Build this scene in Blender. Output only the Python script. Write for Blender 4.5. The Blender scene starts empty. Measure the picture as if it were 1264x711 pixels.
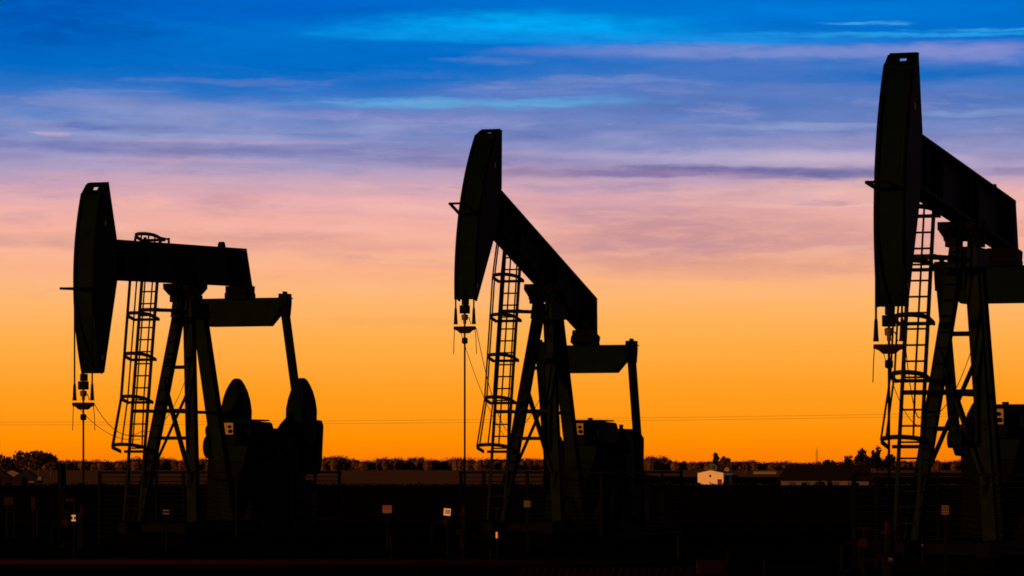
import bpy, bmesh, math, random
from mathutils import Vector, Matrix
R = math.radians
random.seed(7)
sc = bpy.context.scene
C = sc.collection

# ------------------------------------------------------------------ camera, sky, sun, exposure
FPX, HORIZ, EYE = 4700.0, 575.0, 2.0          # focal length and horizon row, measured on the 1264 px wide photograph
cam_d = bpy.data.cameras.new('camera')
cam = bpy.data.objects.new('camera', cam_d); C.objects.link(cam); sc.camera = cam
cam.location = (0, 0, EYE); cam.rotation_euler = (R(90), 0, 0)
cam_d.sensor_width = 36; cam_d.lens = FPX / 1264 * 36
cam_d.shift_y = (HORIZ - 355.5) / 1264
cam_d.clip_start = 0.5; cam_d.clip_end = 20000

def lin(c):
    c = c / 255.0
    return c / 12.92 if c <= 0.04045 else ((c + 0.055) / 1.055) ** 2.4
def srgb(r, g, b): return (lin(r), lin(g), lin(b), 1)

SUN_AZ, SUN_EL = R(-120), R(4.0)               # low sun out of the frame to the left (azimuth from +Y towards +X)
world = bpy.data.worlds.new('World'); sc.world = world; world.use_nodes = True
NT = world.node_tree; NT.nodes.clear(); L = NT.links.new
def N(kind, **kw):
    n = NT.nodes.new(kind)
    for k, v in kw.items(): setattr(n, k, v)
    return n
def plug(sock, v):
    if hasattr(v, 'is_output'): L(v, sock)
    else: sock.default_value = v
def math_(op, a, b=0.0, c=0.0, clamp=False):
    n = N('ShaderNodeMath', operation=op, use_clamp=clamp)
    plug(n.inputs[0], a); plug(n.inputs[1], b); plug(n.inputs[2], c)
    return n.outputs[0]
def vmath(op, a, b=(0, 0, 0), out=0):
    n = N('ShaderNodeVectorMath', operation=op)
    plug(n.inputs[0], a); plug(n.inputs[1], b)
    return n.outputs[out]
def maprange(v, a, b, c=0.0, d=1.0, kind='SMOOTHSTEP'):
    n = N('ShaderNodeMapRange', interpolation_type=kind)
    plug(n.inputs['Value'], v); n.inputs['From Min'].default_value = a; n.inputs['From Max'].default_value = b
    n.inputs['To Min'].default_value = c; n.inputs['To Max'].default_value = d
    return n.outputs['Result']
def mixc(f, a, b, mode='MIX'):
    n = N('ShaderNodeMix', data_type='RGBA', blend_type=mode)
    plug(n.inputs[0], f); plug(n.inputs[6], a); plug(n.inputs[7], b)
    return n.outputs[2]
def noise(vec, scale, detail=4, rough=0.55, lac=2.0):
    n = N('ShaderNodeTexNoise'); L(vec, n.inputs['Vector'])
    n.inputs['Scale'].default_value = scale; n.inputs['Detail'].default_value = detail
    n.inputs['Roughness'].default_value = rough; n.inputs['Lacunarity'].default_value = lac
    return n.outputs['Fac']

tc = N('ShaderNodeTexCoord')
sep = N('ShaderNodeSeparateXYZ'); L(tc.outputs['Generated'], sep.inputs[0])
hyp = math_('SQRT', math_('ADD', math_('MULTIPLY', sep.outputs[0], sep.outputs[0]), math_('MULTIPLY', sep.outputs[1], sep.outputs[1])))
el = math_('DIVIDE', sep.outputs[2], math_('MAXIMUM', hyp, 0.0005))           # tangent of elevation
az = math_('ARCTAN2', sep.outputs[0], sep.outputs[1])                         # azimuth from +Y
# sky chart: azimuth and elevation in thousandths of a radian-like unit (1 unit = 1/4700 rad)
U0 = math_('MULTIPLY_ADD', az, FPX, 632.0)
V0 = math_('MULTIPLY_ADD', el, -FPX, HORIZ)
comb = N('ShaderNodeCombineXYZ'); L(U0, comb.inputs[0]); L(V0, comb.inputs[1])
P0 = comb.outputs[0]
def stretched(sx, sy, off=(0, 0, 0)):
    return vmath('ADD', vmath('MULTIPLY', P0, (sx, sy, 1)), off)
w1 = math_('SUBTRACT', noise(stretched(0.0028, 0.013, (3, 1, 0)), 1.0, 4), 0.5)
w2 = math_('SUBTRACT', noise(stretched(0.0060, 0.060, (9, 4, 2)), 1.0, 4, 0.6), 0.5)
w3 = math_('SUBTRACT', noise(stretched(0.0022, 0.022, (1, 7, 5)), 1.0, 3), 0.5)
upper = maprange(V0, 400.0, 150.0)                                            # clouds are stronger higher up
Vd = math_('ADD', V0, math_('MULTIPLY', math_('ADD', math_('MULTIPLY', w1, 60.0), math_('MULTIPLY', w2, 14.0)), math_('MULTIPLY_ADD', upper, 0.85, 0.15)))
# tilt: streaks sink a little to the left
Vd = math_('ADD', Vd, math_('MULTIPLY', math_('SUBTRACT', U0, 632.0), 0.004))
stops = [(-4200, (1, 4, 12)), (-1600, (0, 10, 28)), (-700, (0, 26, 62)), (-300, (0, 58, 118)), (-60, (0, 98, 188)), (30, (0, 112, 206)), (85, (2, 110, 199)),
         (112, (50, 116, 198)), (140, (94, 130, 196)), (170, (130, 143, 196)), (200, (164, 154, 194)), (230, (206, 166, 184)),
         (258, (234, 174, 172)), (292, (247, 178, 156)), (330, (251, 181, 138)), (370, (254, 183, 110)), (420, (255, 173, 72)),
         (480, (255, 158, 32)), (540, (255, 143, 2)), (575, (250, 120, 0)), (640, (200, 100, 0))]
lo, hi = stops[0][0], stops[-1][0]
def warp01(v): return math.sqrt(max(0, (hi - v) / (hi - lo)))                  # sqrt spends more of the ramp near the horizon
t = math_('SQRT', math_('MAXIMUM', math_('DIVIDE', math_('SUBTRACT', float(hi), Vd), float(hi - lo)), 0.0))
ramp = N('ShaderNodeValToRGB'); cr = ramp.color_ramp; cr.interpolation = 'EASE'
st = sorted((warp01(v), c) for v, c in stops)
cr.elements[0].position, cr.elements[0].color = st[0][0], srgb(*st[0][1])
cr.elements[1].position, cr.elements[1].color = st[-1][0], srgb(*st[-1][1])
for p, c in st[1:-1]:
    e = cr.elements.new(p); e.color = srgb(*c)
cr.interpolation = 'LINEAR'
L(t, ramp.inputs[0])
col = ramp.outputs[0]
# cloud streaks: azimuth, elevation, half sizes, colour, amount (soft ellipses with noisy edges)
cw = N('ShaderNodeCombineXYZ')
w4 = math_('SUBTRACT', noise(stretched(0.018, 0.085, (4, 8, 3)), 1.0, 6, 0.62), 0.5)
L(math_('ADD', U0, math_('ADD', math_('MULTIPLY', w1, 260.0), math_('MULTIPLY', w4, 170.0))), cw.inputs[0])
L(math_('ADD', V0, math_('ADD', math_('MULTIPLY', w2, 14.0), math_('MULTIPLY_ADD', w4, 12.0, math_('MULTIPLY', w3, 18.0)))), cw.inputs[1])
PW = cw.outputs[0]
grain = maprange(noise(stretched(0.016, 0.085, (2, 2, 8)), 1.0, 5, 0.6), 0.30, 0.58, 0.55, 1.0)
def streak(u, v, hu, hv, c, a, soft=0.15):
    global col
    q = N('ShaderNodeVectorMath', operation='MULTIPLY_ADD'); L(PW, q.inputs[0])
    q.inputs[1].default_value = (1.0 / hu, 1.0 / hv, 0); q.inputs[2].default_value = (-u / hu, -v / hv, 0)
    m = math_('MULTIPLY', maprange(vmath('LENGTH', q.outputs[0], out=1), 1.0, soft, 0.0, a), grain)
    col = mixc(m, col, srgb(*c))
S = [
 (980, 125, 520, 95, (104, 126, 190), .62), (620, 150, 330, 55, (112, 128, 192), .4),
 (60, 25, 260, 90, (0, 78, 172), .75), (330, 12, 300, 26, (0, 92, 196), .7),
 (650, 32, 330, 26, (0, 168, 244), 1.0), (560, 44, 240, 12, (10, 150, 232), .8), (830, 50, 330, 16, (20, 150, 232), .8),
 (760, 6, 420, 12, (0, 118, 214), .6), (1010, 14, 320, 16, (0, 128, 222), .6), (1066, 28, 60, 4, (80, 180, 236), .7),
 (250, 82, 420, 30, (0, 106, 198), .8), (560, 72, 330, 22, (0, 108, 200), .75),
 (930, 66, 420, 16, (128, 144, 208), .75), (1190, 68, 190, 20, (134, 142, 208), .85), (1140, 44, 260, 5, (40, 160, 232), .9), (1240, 38, 140, 4, (60, 170, 236), .8),
 (1150, 96, 260, 17, (0, 106, 192), .9), (880, 92, 230, 15, (62, 116, 194), .75), (700, 84, 160, 10, (40, 112, 196), .6),
 (760, 100, 180, 6, (128, 146, 204), .6), (310, 100, 110, 6, (96, 124, 198), .6), (220, 100, 80, 5, (90, 122, 196), .5), (600, 78, 90, 6, (96, 130, 200), .5),
 (560, 128, 330, 10, (98, 176, 226), .75), (700, 126, 160, 8, (92, 170, 224), .6), (450, 122, 160, 4, (70, 160, 222), .5),
 (640, 106, 160, 8, (120, 140, 200), .5), (120, 130, 300, 16, (108, 128, 192), .5),
 (900, 130, 230, 16, (70, 116, 190), .55), (1180, 128, 220, 18, (72, 112, 186), .6), (1200, 144, 160, 5, (140, 165, 210), .6),
 (400, 142, 330, 10, (122, 130, 194), .45), (760, 165, 300, 16, (104, 120, 184), .5), (980, 158, 220, 7, (150, 165, 208), .6),
 (110, 156, 150, 6, (90, 104, 176), .7), (85, 168, 60, 7, (206, 170, 204), .6), (240, 168, 200, 6, (150, 166, 212), .6), (430, 164, 150, 5, (92, 116, 188), .5), (320, 174, 230, 5, (184, 160, 200), .5),
 (300, 186, 480, 11, (112, 116, 176), .7), (560, 199, 260, 11, (122, 120, 174), .7), (60, 182, 200, 7, (110, 114, 178), .5), (210, 200, 180, 5, (212, 166, 190), .6),
 (1000, 176, 340, 10, (156, 148, 192), .5), (900, 192, 330, 13, (190, 176, 206), .6), (1020, 200, 240, 12, (204, 182, 204), .7),
 (860, 209, 250, 10, (100, 100, 158), .97), (1000, 216, 200, 13, (106, 104, 160), .97), (1090, 214, 120, 9, (112, 108, 164), .85), (760, 212, 220, 7, (122, 114, 170), .8), (1230, 214, 110, 6, (120, 116, 168), .6),
 (980, 236, 300, 16, (232, 184, 176), .75), (1160, 240, 200, 20, (238, 180, 164), .6), (770, 232, 150, 14, (172, 142, 176), .5),
 (1000, 252, 260, 5, (250, 200, 176), .6), (1040, 250, 70, 4, (178, 140, 160), .7),
 (860, 292, 360, 62, (192, 142, 150), .8), (700, 262, 220, 26, (182, 142, 166), .5), (1180, 296, 240, 40, (200, 148, 150), .4), (940, 330, 330, 22, (222, 156, 132), .45),
 (30, 232, 220, 22, (190, 150, 178), .4), (205, 252, 46, 12, (250, 184, 160), .8), (470, 252, 330, 14, (244, 178, 176), .5), (330, 272, 300, 12, (246, 176, 160), .5),
 (60, 300, 220, 12, (206, 152, 146), .55), (300, 292, 230, 12, (206, 148, 144), .6), (420, 306, 220, 12, (214, 152, 146), .5), (40, 262, 180, 8, (246, 180, 168), .5),
 (150, 330, 330, 12, (252, 176, 130), .4), (480, 340, 280, 18, (250, 172, 128), .35), (520, 398, 180, 8, (240, 160, 84), .3), (820, 400, 360, 26, (255, 176, 78), .35),
]
for s in S: streak(*s)
# broken high cloud: pale and slate patches drifting through the band between blue and pink
band = math_('MULTIPLY', maprange(V0, 70.0, 150.0), maprange(V0, 300.0, 200.0))
puff = noise(vmath('MULTIPLY', PW, (0.0065, 0.050, 1)), 1.0, 7, 0.6)
col = mixc(math_('MULTIPLY', band, maprange(puff, 0.50, 0.74, 0.0, 0.30)), col, srgb(196, 176, 210))
col = mixc(math_('MULTIPLY', band, maprange(puff, 0.48, 0.28, 0.0, 0.38)), col, srgb(88, 108, 172))
broad = noise(stretched(0.0030, 0.017, (6, 3, 4)), 1.0, 6, 0.55)
bandw = math_('MULTIPLY', maprange(V0, 90.0, 150.0), maprange(V0, 360.0, 290.0))
slate = mixc(maprange(V0, 140.0, 270.0), srgb(92, 112, 176), srgb(190, 142, 154))
light = mixc(maprange(V0, 150.0, 270.0), srgb(158, 164, 208), srgb(252, 190, 170))
col = mixc(math_('MULTIPLY', bandw, maprange(broad, 0.47, 0.30, 0.0, 0.55)), col, slate)
col = mixc(math_('MULTIPLY', bandw, maprange(broad, 0.52, 0.72, 0.0, 0.50)), col, light)
warm = math_('MULTIPLY', maprange(V0, 190.0, 250.0), maprange(V0, 400.0, 300.0))
puff2 = noise(vmath('MULTIPLY', PW, (0.0050, 0.040, 3)), 1.0, 6, 0.58)
col = mixc(math_('MULTIPLY', warm, maprange(puff2, 0.50, 0.72, 0.0, 0.40)), col, srgb(253, 192, 166))
col = mixc(math_('MULTIPLY', warm, maprange(puff2, 0.48, 0.28, 0.0, 0.40)), col, srgb(206, 148, 148))
# very fine streak texture over everything, as thin high cloud
fine = maprange(noise(stretched(0.014, 0.075, (5, 5, 1)), 1.0, 6, 0.62), 0.25, 0.75, 0.94, 1.06, 'LINEAR')
fine = math_('MULTIPLY_ADD', math_('SUBTRACT', fine, 1.0), math_('MULTIPLY_ADD', upper, 0.9, 0.1), 1.0)
col = vmath('MULTIPLY', col, fine)
# physical sky takes over towards the zenith
sky = N('ShaderNodeTexSky', sky_type='NISHITA', sun_disc=False, sun_elevation=SUN_EL, sun_rotation=SUN_AZ)
nish = vmath('MULTIPLY', sky.outputs[0], (0.003, 0.003, 0.003))
col = mixc(maprange(el, 0.25, 1.2, 0.0, 0.6), col, nish)
bg = N('ShaderNodeBackground'); L(col, bg.inputs[0]); bg.inputs[1].default_value = 1.0
out = N('ShaderNodeOutputWorld'); L(bg.outputs[0], out.inputs[0])

sl = bpy.data.lights.new('sun', 'SUN'); so = bpy.data.objects.new('sun', sl); C.objects.link(so)
sl.energy = 3.4; sl.angle = R(0.6); sl.color = (1.0, 0.40, 0.07)
sd = Vector((math.sin(SUN_AZ) * math.cos(SUN_EL), math.cos(SUN_AZ) * math.cos(SUN_EL), math.sin(SUN_EL)))
so.rotation_euler = sd.to_track_quat('Z', 'Y').to_euler(); so.location = sd * 50

sc.view_settings.view_transform = 'Standard'; sc.view_settings.look = 'None'
sc.view_settings.exposure = 0; sc.view_settings.gamma = 1
sc.cycles.filter_width = 1.7
world.cycles.sampling_method = 'MANUAL'; world.cycles.sample_map_resolution = 512
sc.cycles.max_bounces = 2; sc.cycles.diffuse_bounces = 1; sc.cycles.glossy_bounces = 1; sc.cycles.use_denoising = True

# ------------------------------------------------------------------ materials
def mat(name, c, rough=0.6, spec=0.3, metal=0.0, var=0.25, scale=3.0, bump=0.0, c2=None):
    m = bpy.data.materials.new(name); m.use_nodes = True
    nt = m.node_tree; b = nt.nodes['Principled BSDF']
    b.inputs['Roughness'].default_value = rough; b.inputs['Metallic'].default_value = metal
    b.inputs['Specular IOR Level'].default_value = spec
    co = nt.nodes.new('ShaderNodeTexCoord'); nz = nt.nodes.new('ShaderNodeTexNoise')
    nz.inputs['Scale'].default_value = scale; nz.inputs['Detail'].default_value = 6
    nt.links.new(co.outputs['Object'], nz.inputs['Vector'])
    rp = nt.nodes.new('ShaderNodeValToRGB')
    rp.color_ramp.elements[0].position = 0.3; rp.color_ramp.elements[1].position = 0.7
    lo_ = tuple(x * (1 - var) for x in c); hi_ = tuple(min(1, x * (1 + var)) for x in (c2 or c))
    rp.color_ramp.elements[0].color = (*lo_, 1); rp.color_ramp.elements[1].color = (*hi_, 1)
    nt.links.new(nz.outputs['Fac'], rp.inputs[0]); nt.links.new(rp.outputs[0], b.inputs['Base Color'])
    if bump:
        bp = nt.nodes.new('ShaderNodeBump'); bp.inputs['Strength'].default_value = bump
        nt.links.new(nz.outputs['Fac'], bp.inputs['Height']); nt.links.new(bp.outputs[0], b.inputs['Normal'])
    return m
M = dict(
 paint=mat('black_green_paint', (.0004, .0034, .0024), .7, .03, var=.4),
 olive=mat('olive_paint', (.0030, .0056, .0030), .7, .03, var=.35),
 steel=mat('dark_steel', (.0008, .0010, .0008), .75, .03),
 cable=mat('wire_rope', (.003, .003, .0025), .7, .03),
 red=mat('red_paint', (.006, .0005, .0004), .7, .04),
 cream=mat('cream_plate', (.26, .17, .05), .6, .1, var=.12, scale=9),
 brass=mat('brass_sensor', (.08, .05, .02), .6, .1),
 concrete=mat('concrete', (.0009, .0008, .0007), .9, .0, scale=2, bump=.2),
 gravel=mat('dark_gravel', (.004, .0022, .0016), .95, .0, var=.5, scale=.7, bump=.4),  # base colour set far darker than real gravel
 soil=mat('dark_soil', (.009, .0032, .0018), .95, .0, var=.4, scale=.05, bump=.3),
 stubble=mat('stubble', (.24, .14, .06), .95, .0, var=.25, scale=.03, bump=.3),
 bark=mat('bark', (.05, .035, .02), .9, .1),
 leaf=mat('autumn_foliage', (.075, .034, .012), .8, .1, var=.45, scale=.15),
 leafdark=mat('dark_foliage', (.016, .014, .008), .8, .1, var=.4, scale=.3),
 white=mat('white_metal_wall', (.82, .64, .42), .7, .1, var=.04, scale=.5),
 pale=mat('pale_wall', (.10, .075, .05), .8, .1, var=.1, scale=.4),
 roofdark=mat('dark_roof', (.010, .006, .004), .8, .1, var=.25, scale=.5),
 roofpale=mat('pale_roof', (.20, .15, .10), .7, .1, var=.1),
 signwhite=mat('sign_white', (.78, .72, .62), .6, .2, var=.03),
 signred=mat('sign_red', (.10, .004, .003), .6, .2, var=.05),
 amber=mat('amber_reflector', (.70, .30, .06), .4, .4, var=.05),
 glass=mat('dark_glass', (.02, .02, .025), .2, .4),
 wood=mat('weathered_wood', (.0012, .0007, .0005), .9, .0, scale=4),
)

# ------------------------------------------------------------------ mesh helpers
class MB:
    def __init__(s): s.v, s.f = [], []
    def add(s, vs, fs):
        o = len(s.v); s.v += [tuple(p) for p in vs]; s.f += [tuple(i + o for i in f) for f in fs]; return s
    def box(s, x0, x1, y0, y1, z0, z1):
        return s.add([(x0,y0,z0),(x1,y0,z0),(x1,y1,z0),(x0,y1,z0),(x0,y0,z1),(x1,y0,z1),(x1,y1,z1),(x0,y1,z1)],
                     [(3,2,1,0),(4,5,6,7),(0,1,5,4),(1,2,6,5),(2,3,7,6),(3,0,4,7)])
    def bar(s, a, b, w, h=None, up=(0, 0, 1), w2=None, h2=None):
        h = h or w; w2 = w2 or w; h2 = h2 or h
        a, b = Vector(a), Vector(b); d = (b - a).normalized(); up = Vector(up)
        if abs(d.dot(up)) > .98: up = Vector((1, 0, 0))
        x = d.cross(up).normalized(); y = x.cross(d)
        vs = []
        for p, ww, hh in ((a, w, h), (b, w2, h2)):
            for i, j in ((-1,-1),(1,-1),(1,1),(-1,1)): vs.append(p + x * i * ww / 2 + y * j * hh / 2)
        return s.add(vs, [(3,2,1,0),(4,5,6,7),(0,1,5,4),(1,2,6,5),(2,3,7,6),(3,0,4,7)])
    def tube(s, pts, r, n=8, cap=True):
        pts = [Vector(p) for p in pts]; vs, fs = [], []
        rs = r if isinstance(r, (list, tuple)) else [r] * len(pts)
        for i, p in enumerate(pts):
            d = (pts[min(i+1, len(pts)-1)] - pts[max(i-1, 0)]).normalized()
            up = Vector((0,0,1)) if abs(d.z) < .9 else Vector((1,0,0))
            x = d.cross(up).normalized(); y = x.cross(d)
            for k in range(n):
                a = 2 * math.pi * k / n; vs.append(p + (x * math.cos(a) + y * math.sin(a)) * rs[i])
        for i in range(len(pts) - 1):
            for k in range(n):
                fs.append((i*n+k, i*n+(k+1)%n, (i+1)*n+(k+1)%n, (i+1)*n+k))
        if cap: fs += [tuple(range(n))[::-1], tuple((len(pts)-1)*n + k for k in range(n))]
        return s.add(vs, fs)
    def prism(s, poly, y0, y1, fn=lambda u, v: (u, v)):
        """polygon in (x,z) extruded along y; fn maps (u,v) to (x,z)"""
        q = [fn(u, v) for u, v in poly]; n = len(q)
        vs = [(x, y0, z) for x, z in q] + [(x, y1, z) for x, z in q]
        return s.add(vs, [tuple(range(n)), tuple(range(2*n-1, n-1, -1))] + [(i+n, (i+1)%n+n, (i+1)%n, i) for i in range(n)])
    def loft(s, sections):
        """list of equal-length closed loops"""
        n = len(sections[0]); vs = [p for q in sections for p in q]; fs = []
        for i in range(len(sections) - 1):
            for k in range(n): fs.append((i*n+k, i*n+(k+1)%n, (i+1)*n+(k+1)%n, (i+1)*n+k))
        fs += [tuple(range(n))[::-1], tuple((len(sections)-1)*n + k for k in range(n))]
        return s.add(vs, fs)
    def build(s, name, m, parent=None, bevel=0.0, smooth=False):
        me = bpy.data.meshes.new(name); me.from_pydata(s.v, [], s.f); me.update()
        bm = bmesh.new(); bm.from_mesh(me); bmesh.ops.recalc_face_normals(bm, faces=bm.faces)
        if bevel: bmesh.ops.bevel(bm, geom=bm.edges[:], offset=bevel, segments=1, affect='EDGES', clamp_overlap=True)
        bm.to_mesh(me); bm.free()
        me.materials.append(m if not isinstance(m, str) else M[m])
        if smooth:
            for p in me.polygons: p.use_smooth = True
        o = bpy.data.objects.new(name, me); C.objects.link(o)
        if parent: o.parent = parent
        return o
def tag(o, label=None, cat=None, group=None, kind=None):
    if label: o['label'] = label
    if cat: o['category'] = cat
    if group: o['group'] = group
    if kind: o['kind'] = kind
    return o
def empty(name, loc, rz=0.0):
    o = bpy.data.objects.new(name, None); C.objects.link(o); o.location = loc; o.rotation_euler = (0, 0, rz); return o
def share(src, name, loc, parent):
    o = bpy.data.objects.new(name, src.data); C.objects.link(o); o.parent = parent; o.location = loc; return o
def X(px, d): return (px - 632) / FPX * d
def Z(py, d): return EYE + (HORIZ - py) / FPX * d

# ------------------------------------------------------------------ terrain
PROFILE = [(-400, 0), (135, 0), (180, -1.6), (240, -3.6), (320, -4.5), (450, -4.5), (700, -4.2), (1100, -3.4), (1600, -2.2), (2400, -.7), (3200, -.2), (9000, 0)]
def ter(d):
    for (a, za), (b, zb) in zip(PROFILE, PROFILE[1:]):
        if d <= b: return za + (zb - za) * max(0, d - a) / (b - a)
    return 0
def sheet(name, m, xs, ys, dz, kind='structure'):
    mb = MB(); n = len(xs)
    vs = [(x, y, ter(y) + dz) for y in ys for x in xs]
    fs = [(j*n+i, j*n+i+1, (j+1)*n+i+1, (j+1)*n+i) for j in range(len(ys)-1) for i in range(n-1)]
    mb.add(vs, fs); return tag(mb.build(name, m), kind=kind)
YS = [p[0] for p in PROFILE]
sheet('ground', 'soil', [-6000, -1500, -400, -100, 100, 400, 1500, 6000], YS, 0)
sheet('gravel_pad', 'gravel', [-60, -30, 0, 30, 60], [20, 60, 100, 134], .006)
def field(name, x0, x1, y0, y1, dz, m):
    ys = sorted({y0, y1} | {y for y in YS if y0 < y < y1}); return sheet(name, m, [x0, (x0+x1)/2, x1], ys, dz)
field('stubble_field', -420, 26, 1060, 2380, .06, 'stubble')
field('far_field', 60, 520, 1500, 2380, .06, 'stubble')

# ------------------------------------------------------------------ pumpjacks
THETA = R(69.876)
ARM = 5.74                                   # pivot to polished rod
def pumpjack(px, scale, phi, za, label, detail):
    d = FPX / scale
    root = empty('pumpjack', (X(px, d), d, 0), THETA)
    tag(root, label, 'pumpjack', 'pumpjacks in a row')
    cp, sp = math.cos(phi), math.sin(phi)
    def B(u, v): return (u * cp + v * sp, za - u * sp + v * cp)        # beam frame -> local x,z
    def B3(u, y, v): x, z = B(u, v); return (x, y, z)
    # foundation and skid
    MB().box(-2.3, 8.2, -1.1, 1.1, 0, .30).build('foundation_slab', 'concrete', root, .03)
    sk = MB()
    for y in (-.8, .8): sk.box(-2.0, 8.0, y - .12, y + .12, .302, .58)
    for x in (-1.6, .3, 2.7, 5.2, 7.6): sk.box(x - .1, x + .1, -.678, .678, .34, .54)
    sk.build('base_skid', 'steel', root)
    # three-legged samson post
    def fl(z): k = (6.0 - z) / 3.76; return (-.05 - .75 * k, .13 + .44 * k)
    def leg(a, b, w, h, m, lab=None):
        o = MB()
        a, b = Vector(a), Vector(b); dr = (b - a).normalized()
        x = Vector((0, 1, 0)); x = (x - dr * x.dot(dr)).normalized(); y = dr.cross(x)
        # wide-flange section: two flanges and a web
        for sgn in (-1, 1):
            c = y * sgn * (h / 2 - .012)
            o.bar(a + c, b + c, w, .024, up=y)
        o.bar(a, b, .05, h - .05, up=y)
        return o.build('leg', m, root)
    for s in (-1, 1):
        x0, y0 = fl(.58); x1, y1 = fl(6.05)
        leg((x0, s * y0, .58), (x1, s * y1, 6.05), .25, .24, 'olive')
    leg((2.78, 0, .58), (.80, 0, 6.12), .30, .30, 'olive')
    for z in (4.5, 3.4, 2.7):
        x, y = fl(z)
        MB().bar((x - .02, -y - .1, z), (x - .02, y + .1, z), .10, .09).build('cross_brace', 'olive', root)
    xa, ya = fl(4.15); xb, yb = fl(1.65)
    MB().bar((xa - .12, ya, 4.15), (xb - .12, -yb, 1.65), .11, .07).build('diagonal_brace', 'olive', root)
    MB().bar((xa + .10, -ya, 4.15), (xb + .10, yb, 1.65), .11, .07).build('diagonal_brace', 'olive', root)
    MB().bar((fl(3.4)[0], .30, 3.38), (1.77, .12, 3.38), .08, .08).build('side_brace', 'olive', root)
    # post head, pillow blocks, saddle
    MB().loft([[(-.26,-.30,5.78),(.98,-.26,5.78),(.98,.26,5.78),(-.26,.30,5.78)], [(-.22,-.26,6.16),(.84,-.26,6.16),(.84,.26,6.16),(-.22,.26,6.16)]]).build('post_head', 'olive', root)
    zc = za - 6.40
    for y0, y1 in ((-.34, -.09), (.09, .34)):
        MB().prism([(-.22, 6.162), (.22, 6.162), (.2, 6.42 + zc), (-.2, 6.42 + zc)], y0, y1).build('pillow_block', 'steel', root)
    MB().tube([(0, -.40, za), (0, .40, za)], .13, 12).build('saddle_shaft', 'steel', root)
    sb = MB().loft([[B3(-.22,-.36,-.10), B3(.22,-.36,-.10), B3(.22,.36,-.10), B3(-.22,.36,-.10)],
               [B3(-.34,-.46,.06), B3(.34,-.46,.06), B3(.34,.46,.06), B3(-.34,.46,.06)],
               [B3(-.36,-.46,.198), B3(.36,-.46,.198), B3(.36,.46,.198), B3(-.36,.46,.198)]])
    sb.build('saddle_bearing', 'steel', root)
    # walking beam
    wb = MB()
    ft, fb = 1.18, .20
    wb.prism([(-4.55, ft - .05), (3.40, ft - .05), (3.38, ft), (-4.55, ft)], -.21, .21, B)
    wb.prism([(-4.55, fb), (3.74, fb), (3.72, fb + .05), (-4.55, fb + .05)], -.21, .21, B)
    wb.prism([(-4.55, fb + .05), (3.72, fb + .05), (3.40, ft - .05), (-4.55, ft - .05)], -.03, .03, B)
    beam = wb.build('walking_beam', 'paint', root)
    for u in (-3.9, -2.6, -.3, .3, 2.9):
        for y0, y1 in ((-.195, -.03), (.03, .195)):
            MB().prism([(u - .015, fb + .05), (u + .015, fb + .05), (u + .015, ft - .05), (u - .015, ft - .05)], y0, y1, B).build('stiffener', 'paint', beam)
    for u, r in ((2.25, .13), (-4.25, .13)):
        MB().prism([(u - r, ft), (u + r, ft), (u + r * .8, ft + r * .7), (u + r * .3, ft + r * 1.15), (u - r * .3, ft + r * 1.15), (u - r * .8, ft + r * .7)], -.06, .06, B).build('lifting_lug', 'paint', beam)
    MB().loft([[B3(3.38,-.205,fb+.052), B3(3.715,-.205,fb+.052), B3(3.715,.205,fb+.052), B3(3.38,.205,fb+.052)],
               [B3(3.36,-.205,ft-.052), B3(3.405,-.205,ft-.052), B3(3.405,.205,ft-.052), B3(3.36,.205,ft-.052)]]).build('end_plate', 'paint', beam)
    # horse head: track plate on two side plates, open at the back
    hw = .29
    vtop, vbot = 2.26, -2.08
    a0, a1 = math.asin(vbot / ARM), math.asin(vtop / ARM)
    arc = [(-ARM * math.cos(a), ARM * math.sin(a)) for a in [a0 + (a1 - a0) * i / 22 for i in range(23)]]
    inner = [(-(ARM - .035) * math.cos(a), (ARM - .035) * math.sin(a)) for a in [a0 + (a1 - a0) * i / 22 for i in range(23)]]
    poly = inner + [(-5.00, 2.50), (-4.80, 2.53), (-4.40, 1.22), (-4.40, .16), (-5.16, vbot + .02)]
    head = None
    tp = MB()
    cols = [-hw, -.16, .06, hw]
    rows = list(range(22))
    for i in rows:
        for j in range(3):
            vs = []
            for (u, v) in (arc[i], arc[i+1], inner[i+1], inner[i]):
                for y in (cols[j], cols[j+1]): vs.append(B3(u, y, v))
            tp.add(vs, [(0,1,3,2), (4,6,7,5)[::-1], (0,2,4,6)[::-1], (1,3,5,7), (0,1,7,6)[::-1], (2,3,5,4)])
    head = tp.build('horse_head', 'paint', root)
    for y0, y1 in ((-.235, -.205), (.205, .235)):
        MB().prism(poly, y0, y1, B).build('side_plate', 'paint', head)
    # side edge bars along the track and the top cap
    for s in (-1, 1):
        MB().tube([B3(u * 1.0035, s * (hw - .03), v * 1.0035) for u, v in arc], .022, 6).build('track_edge', 'paint', head)
    MB().prism([(-5.31, 2.24), (-5.285, 2.20), (-4.985, 2.47), (-5.0, 2.51)], -.28, -.10, B).build('top_cap', 'paint', head)
    MB().prism([(-5.31, 2.24), (-5.285, 2.20), (-4.985, 2.47), (-5.0, 2.51)], .04, .28, B).build('top_cap', 'paint', head)
    MB().prism([(-5.31, 2.24), (-5.285, 2.20), (-5.16, 2.312), (-5.183, 2.35)], -.0995, .0395, B).build('top_cap', 'paint', head)
    MB().prism([(-5.06, 2.458), (-5.04, 2.42), (-4.985, 2.47), (-5.0, 2.51)], -.0995, .0395, B).build('top_cap', 'paint', head)
    MB().prism([(-5.01, 2.535), (-5.0, 2.50), (-4.82, 2.53), (-4.83, 2.555)], -.25, .25, B).build('top_cap', 'paint', head)
    MB().prism([(-4.46, 1.1), (-4.40, 1.1), (-4.74, 2.30), (-4.80, 2.30)], -.204, .204, B).build('back_brace', 'paint', head)
    # hitch bracket in front of the head
    hb = MB()
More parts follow.
